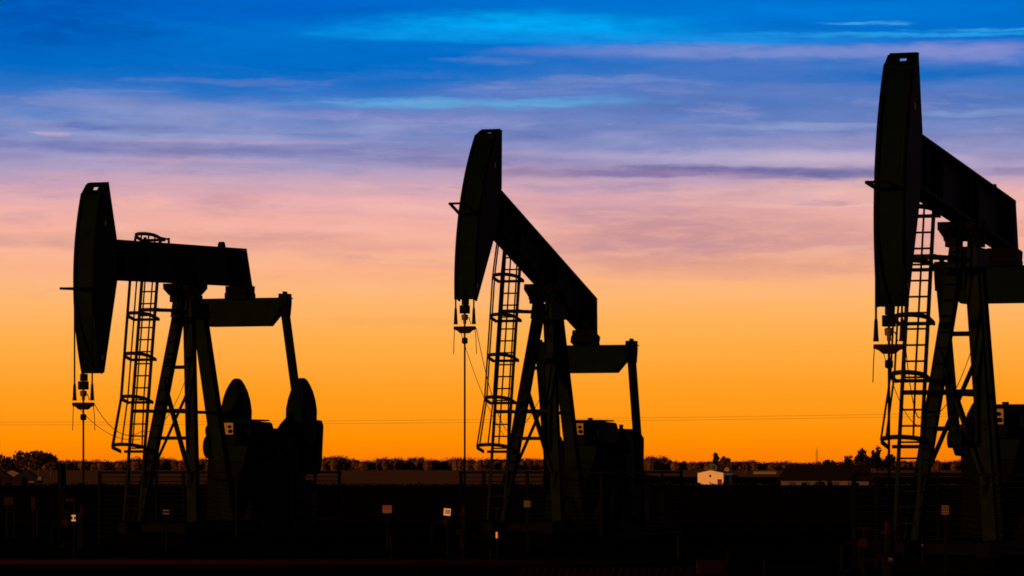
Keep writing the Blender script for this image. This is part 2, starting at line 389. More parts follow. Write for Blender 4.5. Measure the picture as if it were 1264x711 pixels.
    for y in (-.20, .20): hb.bar(B3(-5.72, y, -.05), B3(-6.55, y, -.05), .06, .05, up=(0, 1, 0))
    hb.bar(B3(-6.55, -.23, -.05), B3(-6.55, .23, -.05), .06, .05)
    hb.build('hitch_bracket', 'steel', head)
    for v in (1.55, -1.7):
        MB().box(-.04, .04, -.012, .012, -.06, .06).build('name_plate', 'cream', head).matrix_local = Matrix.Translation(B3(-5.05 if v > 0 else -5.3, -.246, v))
    # wireline bridle: two ropes from the head's top, over the track, to the carrier bar
    zcar = 3.46 + ARM * (phi + R(1.4)) + (za - 6.43)
    for s in (-1, 1):
        y = s * .235
        amax = a1 * .92
        pts = []
        k0 = -phi
        if amax > k0:
            for i in range(13):
                a = amax + (k0 - amax) * i / 12
                u, v = -(ARM + .03) * math.cos(a), (ARM + .03) * math.sin(a); pts.append(B3(u, y, v))
        pts.append((pts[-1][0], y, zcar + .46))
        MB().tube(pts, .021, 8).build('bridle_rope', 'cable', root, smooth=True)
        xr = -ARM - .03
        MB().tube([(xr, y, zcar + .50), (xr, y, zcar + .44), (xr, y, zcar + .20), (xr, y, zcar + .10)], [.026, .034, .045, .055], 10).build('rope_socket', 'red', root)
        MB().tube([(xr, y * 1.12, zcar + .02), (xr + .02, y * 1.22, zcar - .30), (xr + .02, y * 1.26, zcar - .62)], .009, 5).build('dangling_tie', 'cable', root)
    xr = -ARM - .03
    cb = MB(); prof = [(-.26, .05), (.26, .05), (.27, -.02), (.17, -.06), (.10, -.12), (-.10, -.12), (-.17, -.06), (-.27, -.02)]
    cb.add([(xr - .07, y, zcar + z) for y, z in prof] + [(xr + .07, y, zcar + z) for y, z in prof],
           [tuple(range(8)), tuple(range(15, 7, -1))] + [(i, i+8, (i+1)%8+8, (i+1)%8) for i in range(8)])
    cb.build('carrier_bar', 'red', root)
    MB().tube([(xr, 0, .9), (xr, 0, zcar + .95)], .024, 8).build('polished_rod', 'steel', root, smooth=True)
    MB().tube([(xr, 0, zcar + .11), (xr, 0, zcar + .20), (xr, 0, zcar + .201), (xr, 0, zcar + .32), (xr, 0, zcar + .34)], [.04, .04, .075, .085, .05], 12).build('load_cell', 'brass', root)
    cl = MB().box(xr - .08, xr + .08, -.11, .11, zcar + .36, zcar + .56).box(xr - .07, xr + .07, -.09, .06, zcar + .565, zcar + .74)
    cl.build('rod_clamp', 'steel', root, .01)
    MB().tube([(xr, 0, zcar - .22), (xr, 0, zcar - .24), (xr, 0, zcar - .36), (xr, 0, zcar - .38)], [.03, .075, .075, .03], 10).build('rod_rotator', 'steel', root)
    MB().tube([(xr, -.02, zcar + .3), (xr - .02, -.12, zcar + .25), (xr, -.16, zcar + .1)], .012, 5).build('sensor_lead', 'cable', root)
    # ladder with safety cage
    def lc(z): k = (z - 2.55) / 4.05; return (-1.25 + .50 * k, .745 - .092 * k)
    zt = 7.80
    lad = MB()
    for s in (-1, 1):
        xb_, yb_ = lc(.62); xt_, yt_ = lc(zt)
        lad.bar((xb_, yb_ + s * .215, .62), (xt_, yt_ + s * .215, zt), .055, .065, up=(0, 1, 0))
    ladder = lad.build('ladder', 'olive', root)
    z = 2.42 if not detail else 2.48
    z = .92
    rung0 = None
    while z < 7.55:
        x, y = lc(z)
        if rung0 is None: rung0 = MB().tube([(0, -.20, 0), (0, .20, 0)], .022, 6).build('rung', 'olive', ladder); rung0.location = (x, y, z)
        else: share(rung0, 'rung', (x, y, z), ladder)
        z += .305
    hz = [2.36, 3.60, 4.68, 5.70, 6.72, 7.72]
    tilt = .20
    def hoop_pts(z, n=20, grow=0.0):
        x, y = lc(z); w = .34 + grow; dep = .72 + grow * 1.6
        pts = [(x, y + w, z), (x - (dep - w) * .5, y + w, z + tilt * (dep - w) * .5)]
        for i in range(n + 1):
            a = math.pi * i / n
            dx = (dep - w) + w * math.sin(a); pts.append((x - dx, y + w * math.cos(a), z + tilt * dx))
        pts += [(x - (dep - w) * .5, y - w, z + tilt * (dep - w) * .5), (x, y - w, z)]
        return pts
    for i, z in enumerate(hz):
        P = hoop_pts(z, 20, .10 if i == 0 else (-.05 if i == 5 else 0))
        h = MB(); vs = []; hh = .045
        for k, p in enumerate(P):
            q = Vector(p); dr = (Vector(P[min(k+1, len(P)-1)]) - Vector(P[max(k-1, 0)])).normalized(); nn = dr.cross(Vector((0,0,1))).normalized() * .008
            vs += [q + nn - Vector((0,0,hh)), q + nn + Vector((0,0,hh)), q - nn + Vector((0,0,hh)), q - nn - Vector((0,0,hh))]
        fs = []
        for k in range(len(P) - 1):
            for j in range(4): fs.append((k*4+j, k*4+(j+1)%4, (k+1)*4+(j+1)%4, (k+1)*4+j))
        fs += [(0,1,2,3), tuple((len(P)-1)*4 + j for j in (3,2,1,0))]
        h.add(vs, fs).build('cage_hoop', 'olive', ladder)
        x, y = lc(z)
        MB().bar((x + .01, y - .35, z), (x + .01, y + .35, z), .05, .07).build('hoop_bracket', 'olive', ladder)
    for idx in (4, 8, 12, 16, 20):
        pts = [hoop_pts(z, 20, .10 if i == 0 else (-.05 if i == 5 else 0))[idx] for i, z in enumerate(hz)]
        MB().tube(pts, .021, 5).build('cage_bar', 'olive', ladder)
    x, y = lc(7.7)
    hr = MB().bar((x + .75, y - .1, 6.9), (x + .75, y - .1, 7.82), .045).bar((x, y - .2, 7.78), (x + .75, y - .1, 7.78), .045)
    hr.build('grab_rail', 'olive', ladder)
    for z in (5.95, 3.38):
        x, y = lc(z); x2, y2 = fl(z)
        MB().bar((x, y + .24, z), (x, y - .3, z), .06, .09).bar((x, y - .22, z), (x2, y2 - .02, z), .06, .08).bar((x, y + .22, z), (x2, y2 + .06, z - .002), .05, .08).build('ladder_bracket', 'olive', ladder)
    # loose signal lead: carrier -> ladder -> post
    def sag(a, b, s, n=16):
        a, b = Vector(a), Vector(b); return [a.lerp(b, i/n) - Vector((0, 0, s * 4 * (i/n) * (1 - i/n))) for i in range(n+1)]
    MB().tube(sag((xr, -.30, zcar), (lc(3.0)[0] - .3, .5, min(2.9, zcar - .6)), .35), .009, 5).build('signal_lead', 'cable', root)
    MB().tube(sag((xr, .1, zcar - .1), (lc(3.0)[0] - .3, .55, min(2.75, zcar - .8)), .25), .007, 5).build('signal_lead', 'cable', root)
    MB().tube(sag((lc(3.0)[0] - .3, .5, min(2.9, zcar - .6)), (fl(4.3)[0] - .05, -fl(4.3)[1] + .05, 4.35), .45), .008, 5).build('signal_lead', 'cable', root)
    # equalizer and pitman arms
    pinx, pinz = B(3.40, 0.0)
    def qx(pts, x0, x1):
        n = len(pts); m = MB()
        return m.add([(x0, y, z) for y, z in pts] + [(x1, y, z) for y, z in pts], [tuple(range(n)), tuple(range(2*n-1, n-1, -1))] + [(i, i+n, (i+1)%n+n, (i+1)%n) for i in range(n)])
    zt_, zb_ = pinz - .16, pinz - .86
    eq = qx([(-1.24, zt_), (1.24, zt_), (1.26, zt_ - .12), (1.18, zb_ + .36), (.86, zb_), (-.86, zb_), (-1.18, zb_ + .36), (-1.26, zt_ - .12)], pinx - .19, pinx + .19).build('equalizer', 'paint', root)
    qx([(-1.42, zt_ + .01), (-.1, zt_ + .01), (-.1, zt_ + .035), (-1.42, zt_ + .035)], pinx - .22, pinx + .22).build('top_flange', 'paint', eq)
    qx([(.1, zt_ + .01), (1.42, zt_ + .01), (1.42, zt_ + .035), (.1, zt_ + .035)], pinx - .22, pinx + .22).build('top_flange', 'paint', eq)
    bb = MB().prism([(3.12, .198), (3.68, .198), (3.66, .02), (3.72, -.02), (3.70, -.16), (3.06, -.16), (3.06, .0), (3.12, .04)], -.30, .30, B)
    bb.build('equalizer_bearing', 'steel', root)
    L_P, R_C, SH = 3.36, .95, (3.6, 2.5)
    best = min((abs(math.hypot(SH[0] + R_C*math.cos(a) - pinx, SH[1] + R_C*math.sin(a) - (zt_ - .25)) - L_P), a) for a in [R(-90 + .25*i) for i in range(720)])
    al = best[1]
    wx, wz = SH[0] + R_C * math.cos(al), SH[1] + R_C * math.sin(al)
    for s in (-1, 1):
        pa = MB(); y = s * 1.28
        pa.bar((pinx, y, zt_ - .30), (wx, y, wz), .14, .20, up=(0, 1, 0))
        pit = pa.build('pitman_arm', 'paint', root)
        MB().prism([(-.18, .14), (.18, .14), (.20, -.10), (.12, -.44), (-.12, -.44), (-.20, -.10)], y - .11, y + .11, lambda u, v: (pinx + u, zt_ + v)).build('pitman_end', 'steel', pit)
        for ux in (-.08, .08): MB().tube([(pinx + ux, y, zt_ + .14), (pinx + ux, y, zt_ + .20)], .035, 8).build('bolt', 'steel', pit)
        MB().tube([(wx, y - s*.12, wz), (wx, y + s*.14, wz)], .17, 12).build('wrist_pin', 'steel', pit)
    ca, sa = math.cos(al), math.sin(al)
    def K(u, v): return (SH[0] + u * ca - v * sa, SH[1] + u * sa + v * ca)
    def K3(u, y, v): x, z = K(u, v); return (x, y, z)
    for s in (-1, 1):
        y = s * .95
        hub = [(-.30 * math.cos(a), -.30 * math.sin(a)) for a in [R(-80 + 16 * i) for i in range(11)]]
        cp_ = [(u, v) for u, v in hub] + [(.7, -.34), (2.3, -.30), (2.4, 0), (2.3, .30), (.7, .34)]
        crank = MB().prism(cp_, y - .09, y + .09, K).build('crank_arm', 'paint', root)
        # upright bullet-shaped weight and a lower block behind it, set at a fixed angle on the crank
        cx_, cz_ = K(1.84, 0); rr = al - R(30); cr_, sr_ = math.cos(rr), math.sin(rr)
        def W3(p, w, q): return (cx_ + p * cr_ - q * sr_, y + w, cz_ + p * sr_ + q * cr_)
        for shape in (((0, -.80, .30, .36), (0, -.10, .33, .40), (0, .18, .33, .40), (0, .45, .29, .36), (0, .68, .235, .29), (0, .85, .17, .21), (0, .97, .11, .13), (0, 1.02, .06, .07)),
                      ((.66, -1.5, .20, .20), (.66, -1.3, .27, .27), (.66, -.20, .29, .29), (.66, -.06, .25, .25))):
            secs = []
            for p0, q, tk, ph_ in shape:
                c = min(tk, ph_) * .35
                secs.append([W3(p0 + p, w, q) for p, w in ((-ph_, -tk + c), (-ph_ + c, -tk), (ph_ - c, -tk), (ph_, -tk + c), (ph_, tk - c), (ph_ - c, tk), (-ph_ + c, tk), (-ph_, tk - c))])
            MB().loft(secs).build('counterweight', 'paint', crank)
        MB().tube([(SH[0], y - s * .2, SH[1]), (SH[0], y + s * .14, SH[1])], .18, 14).build('hub', 'steel', crank)
    # gear reducer on its pedestal
    gp = [(2.92, 2.1), (4.5, 2.1), (4.62, 2.4), (4.55, 2.9), (4.35, 3.15), (3.05, 3.18), (2.92, 3.0)]
    gb = MB().prism(gp, -.50, .50).build('gear_reducer', 'paint', root, .03)
    MB().box(3.1, 4.3, -.44, .44, 3.182, 3.22).build('top_cover', 'paint', gb)
    MB().tube([(3.9, .1, 3.222), (3.9, .1, 3.28)], .07, 8).build('breather', 'steel', gb)
    MB().tube([(SH[0], -.86, SH[1]), (SH[0], .86, SH[1])], .12, 12).build('crank_shaft', 'steel', gb)
    MB().loft([[(2.8,-.6,.582),(4.8,-.6,.582),(4.8,.6,.582),(2.8,.6,.582)], [(2.95,-.48,2.098),(4.5,-.48,2.098),(4.5,.48,2.098),(2.95,.48,2.098)]]).build('pedestal', 'steel', root)
    for y0, y1 in ((.56, .82), (-.82, -.56)):
        MB().prism([(3.05, .582), (4.15, .582), (4.05, 2.2), (3.9, 2.42), (3.3, 2.42), (3.15, 2.2)], y0, y1).build('bearing_stand', 'steel', root)
    pn = MB().box(2.60, 2.62, -.15, .11, 2.82, 3.12).build('inspection_plate', 'cream', gb)
    for (y, z, r) in ((-.05, 3.02, .04), (-.07, 2.90, .05)):
        MB().tube([(2.596, y, z), (2.57, y, z)], r, 8).build('gauge', 'steel', pn)
    MB().box(2.63, 2.91, -.22, .22, 2.55, 2.80).box(2.623, 2.91, -.04, .04, 2.802, 3.08).build('plate_bracket', 'steel', gb)
    # motor and belt guard at the rear
    mt = MB().tube([(7.2, -.45, 1.25), (7.2, .35, 1.25)], .34, 16).build('motor', 'paint', root)
    for y in (-.35, -.2, -.05, .1, .25): MB().tube([(7.2, y - .012, 1.25), (7.2, y + .012, 1.25)], .38, 16).build('cooling_fin', 'paint', mt)
    MB().box(6.85, 7.55, -.4, .3, .582, .93).build('motor_mount', 'steel', root)
    bg_ = [(7.2 + .42*math.cos(a), 1.25 + .42*math.sin(a)) for a in [R(-110 + 20*i) for i in range(10)]] + [(4.1 + .55*math.cos(a), 2.15 + .55*math.sin(a)) for a in [R(65 + 22*i) for i in range(10)]]
    MB().prism(bg_, .52, .66).build('belt_guard', 'steel', root)
    eh = MB().loft([[(4.95,-.52,.60),(6.55,-.52,.60),(6.55,.48,.60),(4.95,.48,.60)], [(4.95,-.54,2.75),(6.55,-.54,2.75),(6.55,.48,2.75),(4.95,.48,2.75)], [(5.15,-.42,3.0),(6.40,-.42,3.0),(6.40,.38,3.0),(5.15,.38,3.0)]]).build('drive_housing', 'paint', root)
    for z in (1.0, 1.3, 1.6, 1.9): MB().box(5.1, 6.4, -.56, -.5405, z, z + .12).build('louvre', 'steel', eh)
    MB().tube([(5.9, -.1, 3.002), (5.9, -.1, 3.12)], .06, 8).build('exhaust_stub', 'steel', eh)
    return root

PUMPS = [
 (228.8, 48.51, R(-1.4), 6.44, 'black pumpjack on the left with level beam and raised counterweights', 1),
 (672.3, 48.05, R(17.97), 6.365, 'black pumpjack in the middle with its horse head tilted up', 0),
 (1191.3, 64.87, R(5.2), 6.40, 'largest black pumpjack, cut off by the right edge of the picture', 0),
]
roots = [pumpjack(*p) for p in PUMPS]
bpy.context.view_layer.update()
def local(i, p): return roots[i].matrix_basis @ Vector(p)

# ------------------------------------------------------------------ wellheads under the polished rods
WL = ['wellhead under the rod of the left pumpjack', 'wellhead under the rod of the middle pumpjack', 'wellhead under the rod of the right pumpjack']
for i in range(3):
    w = empty('wellhead', local(i, (-ARM - .03, 0, 0)), THETA); tag(w, WL[i], 'wellhead', 'wellheads below the horse heads')
    MB().tube([(0,0,.0),(0,0,.34),(0,0,.341),(0,0,.40)], [.14,.14,.22,.22], 14).build('casing_head', 'steel', w)
    MB().tube([(0,0,.402),(0,0,.46),(0,0,.461),(0,0,.80)], [.22,.22,.10,.10], 14).build('tubing_head', 'steel', w)
    MB().tube([(0,0,.802),(0,0,.86),(0,0,.861),(0,0,1.02),(0,0,1.06)], [.15,.15,.085,.085,.05], 12).build('stuffing_box', 'red', w)
    MB().tube([(0,.05,.64),(0,.75,.64),(.05,.85,.60),(.08,.88,.16),(.2,.9,.10),(3.5,1.5,.08)], .045, 8).build('flow_line', 'steel', w)
    v = MB().box(-.08, .08, .35, .55, .55, .73).build('valve', 'red', w, .02)
    MB().tube([(0,.45,.73),(0,.45,.90)], .02, 6).tube([(0,.33,.90),(0,.57,.90)], .025, 6).build('hand_wheel', 'red', v)

# ------------------------------------------------------------------ guard railings round the pump pads
RL = ['steel guard railing of bars round the left pumpjack', 'steel guard railing of bars round the middle pumpjack', 'steel guard railing of bars round the right pumpjack']
def railing(i):
    r = empty('guard_railing', roots[i].location, THETA); tag(r, RL[i], 'railing', 'guard railings round the pumps')
    x0, x1, y0, y1, H_ = -1.05, 5.6, -1.9, 1.9, 1.85
    segs = [((x0, y0), (x0, y1), 3), ((x0, y0), (x1, y0), 4), ((x1, y0), (x1, y1), 3), ((x0, y1), (x1, y1), 4)]
    post = None
    done = set()
    for a, b, n in segs:
        a, b = Vector((*a, 0)), Vector((*b, 0)); dr = (b - a).normalized()
        for k in range(n + 1):
            p = a.lerp(b, k / n); key = (round(p.x, 2), round(p.y, 2))
            if key not in done:
                done.add(key)
                if post is None: post = MB().bar((0,0,0), (0,0,H_ + .02), .07).build('post', 'steel', r); post.location = p
                else: share(post, 'post', p, r)
        for z, th in [(H_ - .02, .055)] + [(H_ - .14 - .115 * j, .016) for j in range(13)] + [(.22, .045)]:
            MB().bar(a + dr * .036 + Vector((0,0,z)), b - dr * .036 + Vector((0,0,z)), th).build('rail', 'steel', r)
for i in range(3): railing(i)

# ------------------------------------------------------------------ fence along the back of the pad
def pipe_fence(px0, px1, d, h, n, label):
    f = empty('plank_fence', (X(px0, d), d, 0)); tag(f, label, 'fence', 'plank fences behind the pumps')
    w = X(px1, d) - X(px0, d); p0 = None
    for k in range(n + 1):
        loc = (w * k / n, 0, 0)
        if p0 is None: p0 = MB().box(-.07, .07, -.07, .07, 0, h + .06).build('post', 'wood', f); p0.location = loc
        else: share(p0, 'post', loc, f)
    r0 = None
    for k in range(n):
        for z in (h - .12, h - .62, h - 1.12):
            loc = (w * (k + .5) / n, -.09, z)
            if r0 is None: r0 = MB().box(-w/n/2 + .004, w/n/2 - .004, -.018, .018, -.10, .10).build('plank', 'wood', f); r0.location = loc
            else: share(r0, 'plank', loc, f)
pipe_fence(862, 1090, 118, 1.42, 7, 'dark plank fence between the middle and right pumpjacks')
pipe_fence(-20, 128, 120, 1.40, 5, 'dark plank fence behind the left well')

# ------------------------------------------------------------------ far farm buildings
def gable_box(root, w, dep, eave, ridge, wallm, roofm, over=.3, axis='y'):
    """gable facing -Y"""
    MB().prism([(-w/2, 0), (w/2, 0), (w/2, eave), (0, ridge), (-w/2, eave)], 0, dep).build('wall', wallm, root)
    for s in (-1, 1):
        p0, p1 = Vector((s * (w/2 + over), 0, eave - over * (ridge - eave) / (w/2))), Vector((0, 0, ridge))
        m = MB(); t_ = .12
        vs = []
        for y in (-over, dep + over):
            vs += [(p0.x, y, p0.z + .02), (p1.x, y, p1.z + .02), (p1.x, y, p1.z + .02 + t_), (p0.x, y, p0.z + .02 + t_)]
        m.add(vs, [(0,1,2,3),(7,6,5,4),(0,4,5,1),(1,5,6,2),(2,6,7,3),(3,7,4,0)]).build('roof', roofm, root)
def house(name, px, py, d, rz, label, cat='building'):
    o = empty(name, (X(px, d), d, Z(py, d)), rz); return tag(o, label, cat)
d = 1100; k = d / FPX
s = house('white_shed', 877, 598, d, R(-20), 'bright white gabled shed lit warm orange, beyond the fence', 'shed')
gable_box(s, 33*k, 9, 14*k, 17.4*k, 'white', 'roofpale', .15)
MB().box(9*k, 14.5*k, -.06, -.003, 0, 6.5*k).build('door', 'signred', s)
MB().box(-1.5*k, .8*k, -.05, -.003, 9*k, 12*k).build('vent', 'roofdark', s)
lt = MB().box(17*k, 27*k, 1.0, 8, 11*k, 11.6*k).build('lean_to_roof', 'roofdark', s)
for x in (18.5*k, 26*k): MB().box(x - .12, x + .12, 1.1, 1.35, 0, 11*k - .01).build('lean_to_post', 'roofdark', s)
MB().box(17.2*k, 26*k, 6.9, 7.1, 0, 11*k - .01).build('lean_to_wall_or_shade', 'roofdark', s)
MB().box(16.6*k, 25.4*k, 1.4, 1.5, 0, 11*k - .01).build('lean_to_wall_or_shade', 'roofdark', s)  # added dark panel, stands in for the shade under the lean-to roof
d = 1350; k = d / FPX
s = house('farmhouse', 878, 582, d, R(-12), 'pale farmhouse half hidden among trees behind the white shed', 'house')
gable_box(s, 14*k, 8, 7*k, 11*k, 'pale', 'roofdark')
for x in (-3*k, 3*k): MB().box(x - .5, x + .5, -.05, -.003, 1.0, 2.2).build('window', 'glass', s)
s = house('small_hut', 897, 582, 1350, R(-12), 'small pale hut to the right of the farmhouse', 'hut')
gable_box(s, 6*k, 3, 4*k, 6*k, 'roofpale', 'roofdark', .2)
d = 1600; k = d / FPX
s = house('greenhouse', 944, 585, d, R(-8), 'long low pale building on the far field', 'building')
MB().box(-14*k, 14*k, 0, 8, 0, 2.2*k).build('wall', 'roofpale', s); MB().prism([(-14.4*k, 2.2*k+.01), (14.4*k, 2.2*k+.01), (14*k, 3.8*k), (-14*k, 3.8*k)], -.3, 8.3).build('roof', 'pale', s)
d = 900; k = d / FPX
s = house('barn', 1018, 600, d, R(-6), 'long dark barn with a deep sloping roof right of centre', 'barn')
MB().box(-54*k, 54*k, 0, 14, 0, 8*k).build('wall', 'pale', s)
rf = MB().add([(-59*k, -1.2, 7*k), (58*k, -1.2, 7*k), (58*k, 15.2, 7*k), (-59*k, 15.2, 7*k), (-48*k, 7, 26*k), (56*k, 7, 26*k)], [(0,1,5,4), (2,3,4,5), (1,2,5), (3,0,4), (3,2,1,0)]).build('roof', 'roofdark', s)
for x in (-40, -22, -4, 14, 32): MB().box(x*k - .7, x*k + .7, -.06, -.003, 1.0*k, 5*k).build('window', 'glass', s)
MB().box(3*k, 5*k, -.5, -.2, 0, 8*k).build('downpipe', 'roofdark', s)
# left farm
d = 1000; k = d / FPX
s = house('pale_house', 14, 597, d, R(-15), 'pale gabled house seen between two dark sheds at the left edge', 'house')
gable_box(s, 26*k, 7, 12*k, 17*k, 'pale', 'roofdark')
MB().box(-1.2, 1.2, -.05, -.003, 6*k, 8*k).build('window', 'glass', s)
d = 960; k = d / FPX
for px_, lab in ((-2, 'dark gabled shed cut by the left picture edge, before the pale house'), (30, 'dark gabled shed right of the pale house')):
    s = house('dark_shed', px_, 599.5, d, 0, lab, 'shed'); s['group'] = 'dark sheds at the left farm'
    gable_box(s, 33*k, 8, 8*k, 19*k, 'roofdark', 'roofdark', .1)
    MB().box(-.6, .6, -.05, -.003, 0, 2.1).build('door', 'wood', s)
d = 900; k = d / FPX
for px_, py_, w_, h_, nm, lab in ((40, 597, 7, 3.2, 'feed_trough', 'pale trough on the ground by the dark sheds'), (50, 594, 5, 5.5, 'water_tank', 'small pale tank right of the trough at the left farm')):
    s = house(nm, px_, py_, d, R(-20), lab, 'tank' if 'tank' in nm else 'trough')
    w2, h2 = w_*k/2, h_*k
    MB().loft([[(-w2,-.5,.2),(w2,-.5,.2),(w2,.5,.2),(-w2,.5,.2)], [(-w2*1.1,-.6,h2*.6),(w2*1.1,-.6,h2*.6),(w2*1.1,.6,h2*.6),(-w2*1.1,.6,h2*.6)], [(-w2*.9,-.5,h2),(w2*.9,-.5,h2),(w2*.9,.5,h2),(-w2*.9,.5,h2)]]).build('vessel', 'pale', s)
    for x in (-w2*.7, w2*.7): MB().box(x-.08, x+.08, -.4, .4, ter(d) - Z(py_, d) if False else -.3, .19).build('foot', 'wood', s)
# mast
d = 1900
s = house('lattice_mast', 1008, 581, d, 0, 'thin lattice mast rising above the treeline right of centre', 'mast')
k = d / FPX
hm = 26*k
for a in range(3):
    c_, s_ = math.cos(a*2.094), math.sin(a*2.094)
    MB().bar((.55*c_, .55*s_, 0), (.35*c_, .35*s_, hm), .16).build('leg', 'steel', s)
for z in range(1, 10):
    MB().tube([(.5*math.cos(a*2.094), .5*math.sin(a*2.094), hm*z/10) for a in (0, 1, 2, 0)], .05, 4).build('brace', 'steel', s)
MB().bar((0,0,hm), (0,0,hm+1.2), .1).build('antenna', 'steel', s)

# ------------------------------------------------------------------ power line across the back
d = 400
for px_, py0, lab in ((-60, 521.5, 'wooden power pole just beyond the left picture edge'), (1330, 511.5, 'wooden power pole just beyond the right picture edge')):
    p = empty('power_pole', (X(px_, d), d, ter(d))); tag(p, lab, 'pole', 'power poles')
    zt = Z(py0, d) - ter(d)
    MB().tube([(0,0,-.5),(0,0,zt-.05)], [.17,.11], 10).build('shaft', 'wood', p)
    MB().box(-.07,.07,-.9,.9, zt-.35, zt-.2).build('cross_arm', 'wood', p)
    for y in (-.8, .8): MB().tube([(0,y,zt-.198),(0,y,zt-.05)], .04, 6).build('insulator', 'steel', p)
for off, lab in ((0, 'upper thin power line wire across the orange sky'), (3.2, 'lower thin power line wire across the orange sky')):
    pts = []
    for i in range(25):
        t_ = i / 24; px_ = -60 + 1390 * t_
        py_ = 519.6 + 3.6 * (1 - (2 * t_ - .35) ** 2) * .5 - 9 * t_ ** 1.6 + off
        pts.append((X(px_, d), d + (.8 if off else -.8), Z(py_, d)))
    w = MB().tube(pts, .010, 4).build('power_line', 'cable'); tag(w, lab, 'wire', 'power line wires')

# ------------------------------------------------------------------ trees
def crown_mesh(mb, cx, cy, cz, rx, ry, rz, n, leaf, rnd, lumps=7):
    """leaf-clump faces scattered in several overlapping lobes"""
    lobes = []
    for _ in range(lumps):
        a = rnd.uniform(0, 6.283); r = rnd.uniform(.1, .62); h = rnd.uniform(-.55, .6)
        lobes.append((r*math.cos(a), r*math.sin(a), h, rnd.uniform(.32, .55)))
    for _ in range(n):
        l = rnd.choice(lobes)
        v = Vector((rnd.gauss(0,1), rnd.gauss(0,1), rnd.gauss(0,1))).normalized() * l[3] * rnd.uniform(.35, 1.08) ** .6
        p = Vector((cx + (l[0] + v.x) * rx, cy + (l[1] + v.y) * ry, cz + (l[2] + v.z) * rz))
        s = leaf * rnd.uniform(.5, 1.25)
        a = Vector((rnd.gauss(0,1), rnd.gauss(0,1), rnd.gauss(0,1))).normalized(); b = a.orthogonal().normalized(); c = a.cross(b)
        mb.add([p + b*s, p + c*s*.8, p - b*s*.9, p - c*s*.7], [(0,1,2,3)])
def core(mb, cx, cy, z0, rx, rz, rnd):
    ring = 7; secs = []
    for zz, rr in ((0, .55), (.35, .8), (.65, .66), (.85, .3)):
        secs.append([(cx + rx*rr*rnd.uniform(.8,1.1)*math.cos(6.283*i/ring), cy + rx*rr*rnd.uniform(.8,1.1)*math.sin(6.283*i/ring), z0 + rz*zz*rnd.uniform(.94,1.04)) for i in range(ring)])
    mb.loft(secs)
rnd = random.Random(11)
# skyline of the wood, row of the tree tops by picture column
SKY = [(-120,561),(0,562),(30,561),(75,565),(130,565),(200,562),(300,563),(395,561),(420,560),(440,563),(475,561),(500,562),(520,560),(545,562),(570,561),(600,563),(640,563),(690,562),(760,563),(800,560),(815,559),(832,565),(860,566),(900,566),(950,566),(1000,567),(1050,567),(1110,566),(1160,565),(1200,563),(1264,566),(1400,563)]
def top_row(px):
    for (a, ya), (b, yb) in zip(SKY, SKY[1:]):
        if px <= b: return ya + (yb - ya) * (px - a) / (b - a)
    return 565
wood = MB()
for row, (d0, n_) in enumerate(((2400, 200), (2470, 190), (2560, 170))):
    for i in range(n_):
        px = -110 + 1490 * (i + rnd.random()) / n_
        d = d0 + rnd.uniform(-30, 30)
        z0 = ter(d) - .3; zt = Z(top_row(px) + 2.6 + 1.6 * math.sin(px * .043) * math.sin(px * .017 + 1) + 1.2 * math.sin(px * .11 + 2) * math.sin(px * .031) + rnd.uniform(-1.6, 1.8), d); h = max(4.0, zt - z0); rx = rnd.uniform(3.6, 6.4)
        x = X(px, d)
        core(wood, x, d, z0, rx * .80, h * .93, rnd)
        crown_mesh(wood, x, d, z0 + h*.55, rx, rx, h * .44, 170, .44, rnd, 10)
        crown_mesh(wood, x, d - rx*.3, z0 + h*.25, rx, rx, h * .3, 50, .6, rnd, 5)
tag(wood.build('distant_wood', 'leaf'), 'brown autumn wood along the whole horizon', 'wood', kind='stuff')
scrub = MB()
for i in range(420):
    px = -80 + 1440 * (i + rnd.random()) / 420; d = 1052 + rnd.uniform(-14, 10)
    h = rnd.uniform(.25, .9) * (1.6 if rnd.random() < .12 else 1); crown_mesh(scrub, X(px, d), d, ter(d) + h * .4, rnd.uniform(.7, 1.7), .8, h * .6, 26, .28, rnd, 4)
tag(scrub.build('field_edge_scrub', 'leafdark'), 'low dark scrub along the near edge of the stubble field', 'scrub', kind='stuff')
def tree(px, ytop, ybase, d, wpx, label, group, m='leafdark', n=420, lumps=9, leaf=.5, sparse=False):
    k = d / FPX; z0 = Z(ybase, d); h = (ybase - ytop) * k; r = wpx * k / 2
    o = empty('tree', (X(px, d), d, z0)); tag(o, label, 'tree', group)
    tr = MB().tube([(0,0,-.6),(0.05*h*.2,0,h*.3),(0,.05,h*.72)], [h*.035, h*.026, h*.008], 7)
    for j in range(9 if sparse else 6):
        a = rnd.uniform(0, 6.283); zz = h * rnd.uniform(.25, .6); e = h * rnd.uniform(.25, .42)
        tr.tube([(0,0,zz), (math.cos(a)*r*.45, math.sin(a)*r*.45, zz+e*.5), (math.cos(a)*r*.8, math.sin(a)*r*.8, zz+e)], [h*.014, h*.009, h*.004], 5)
    tr.build('trunk', 'bark', o)
    cm = MB(); crown_mesh(cm, 0, 0, h*.60, r, r, h*.42, n, leaf, rnd, lumps)
    cm.build('crown', m, o)
d1 = 1000
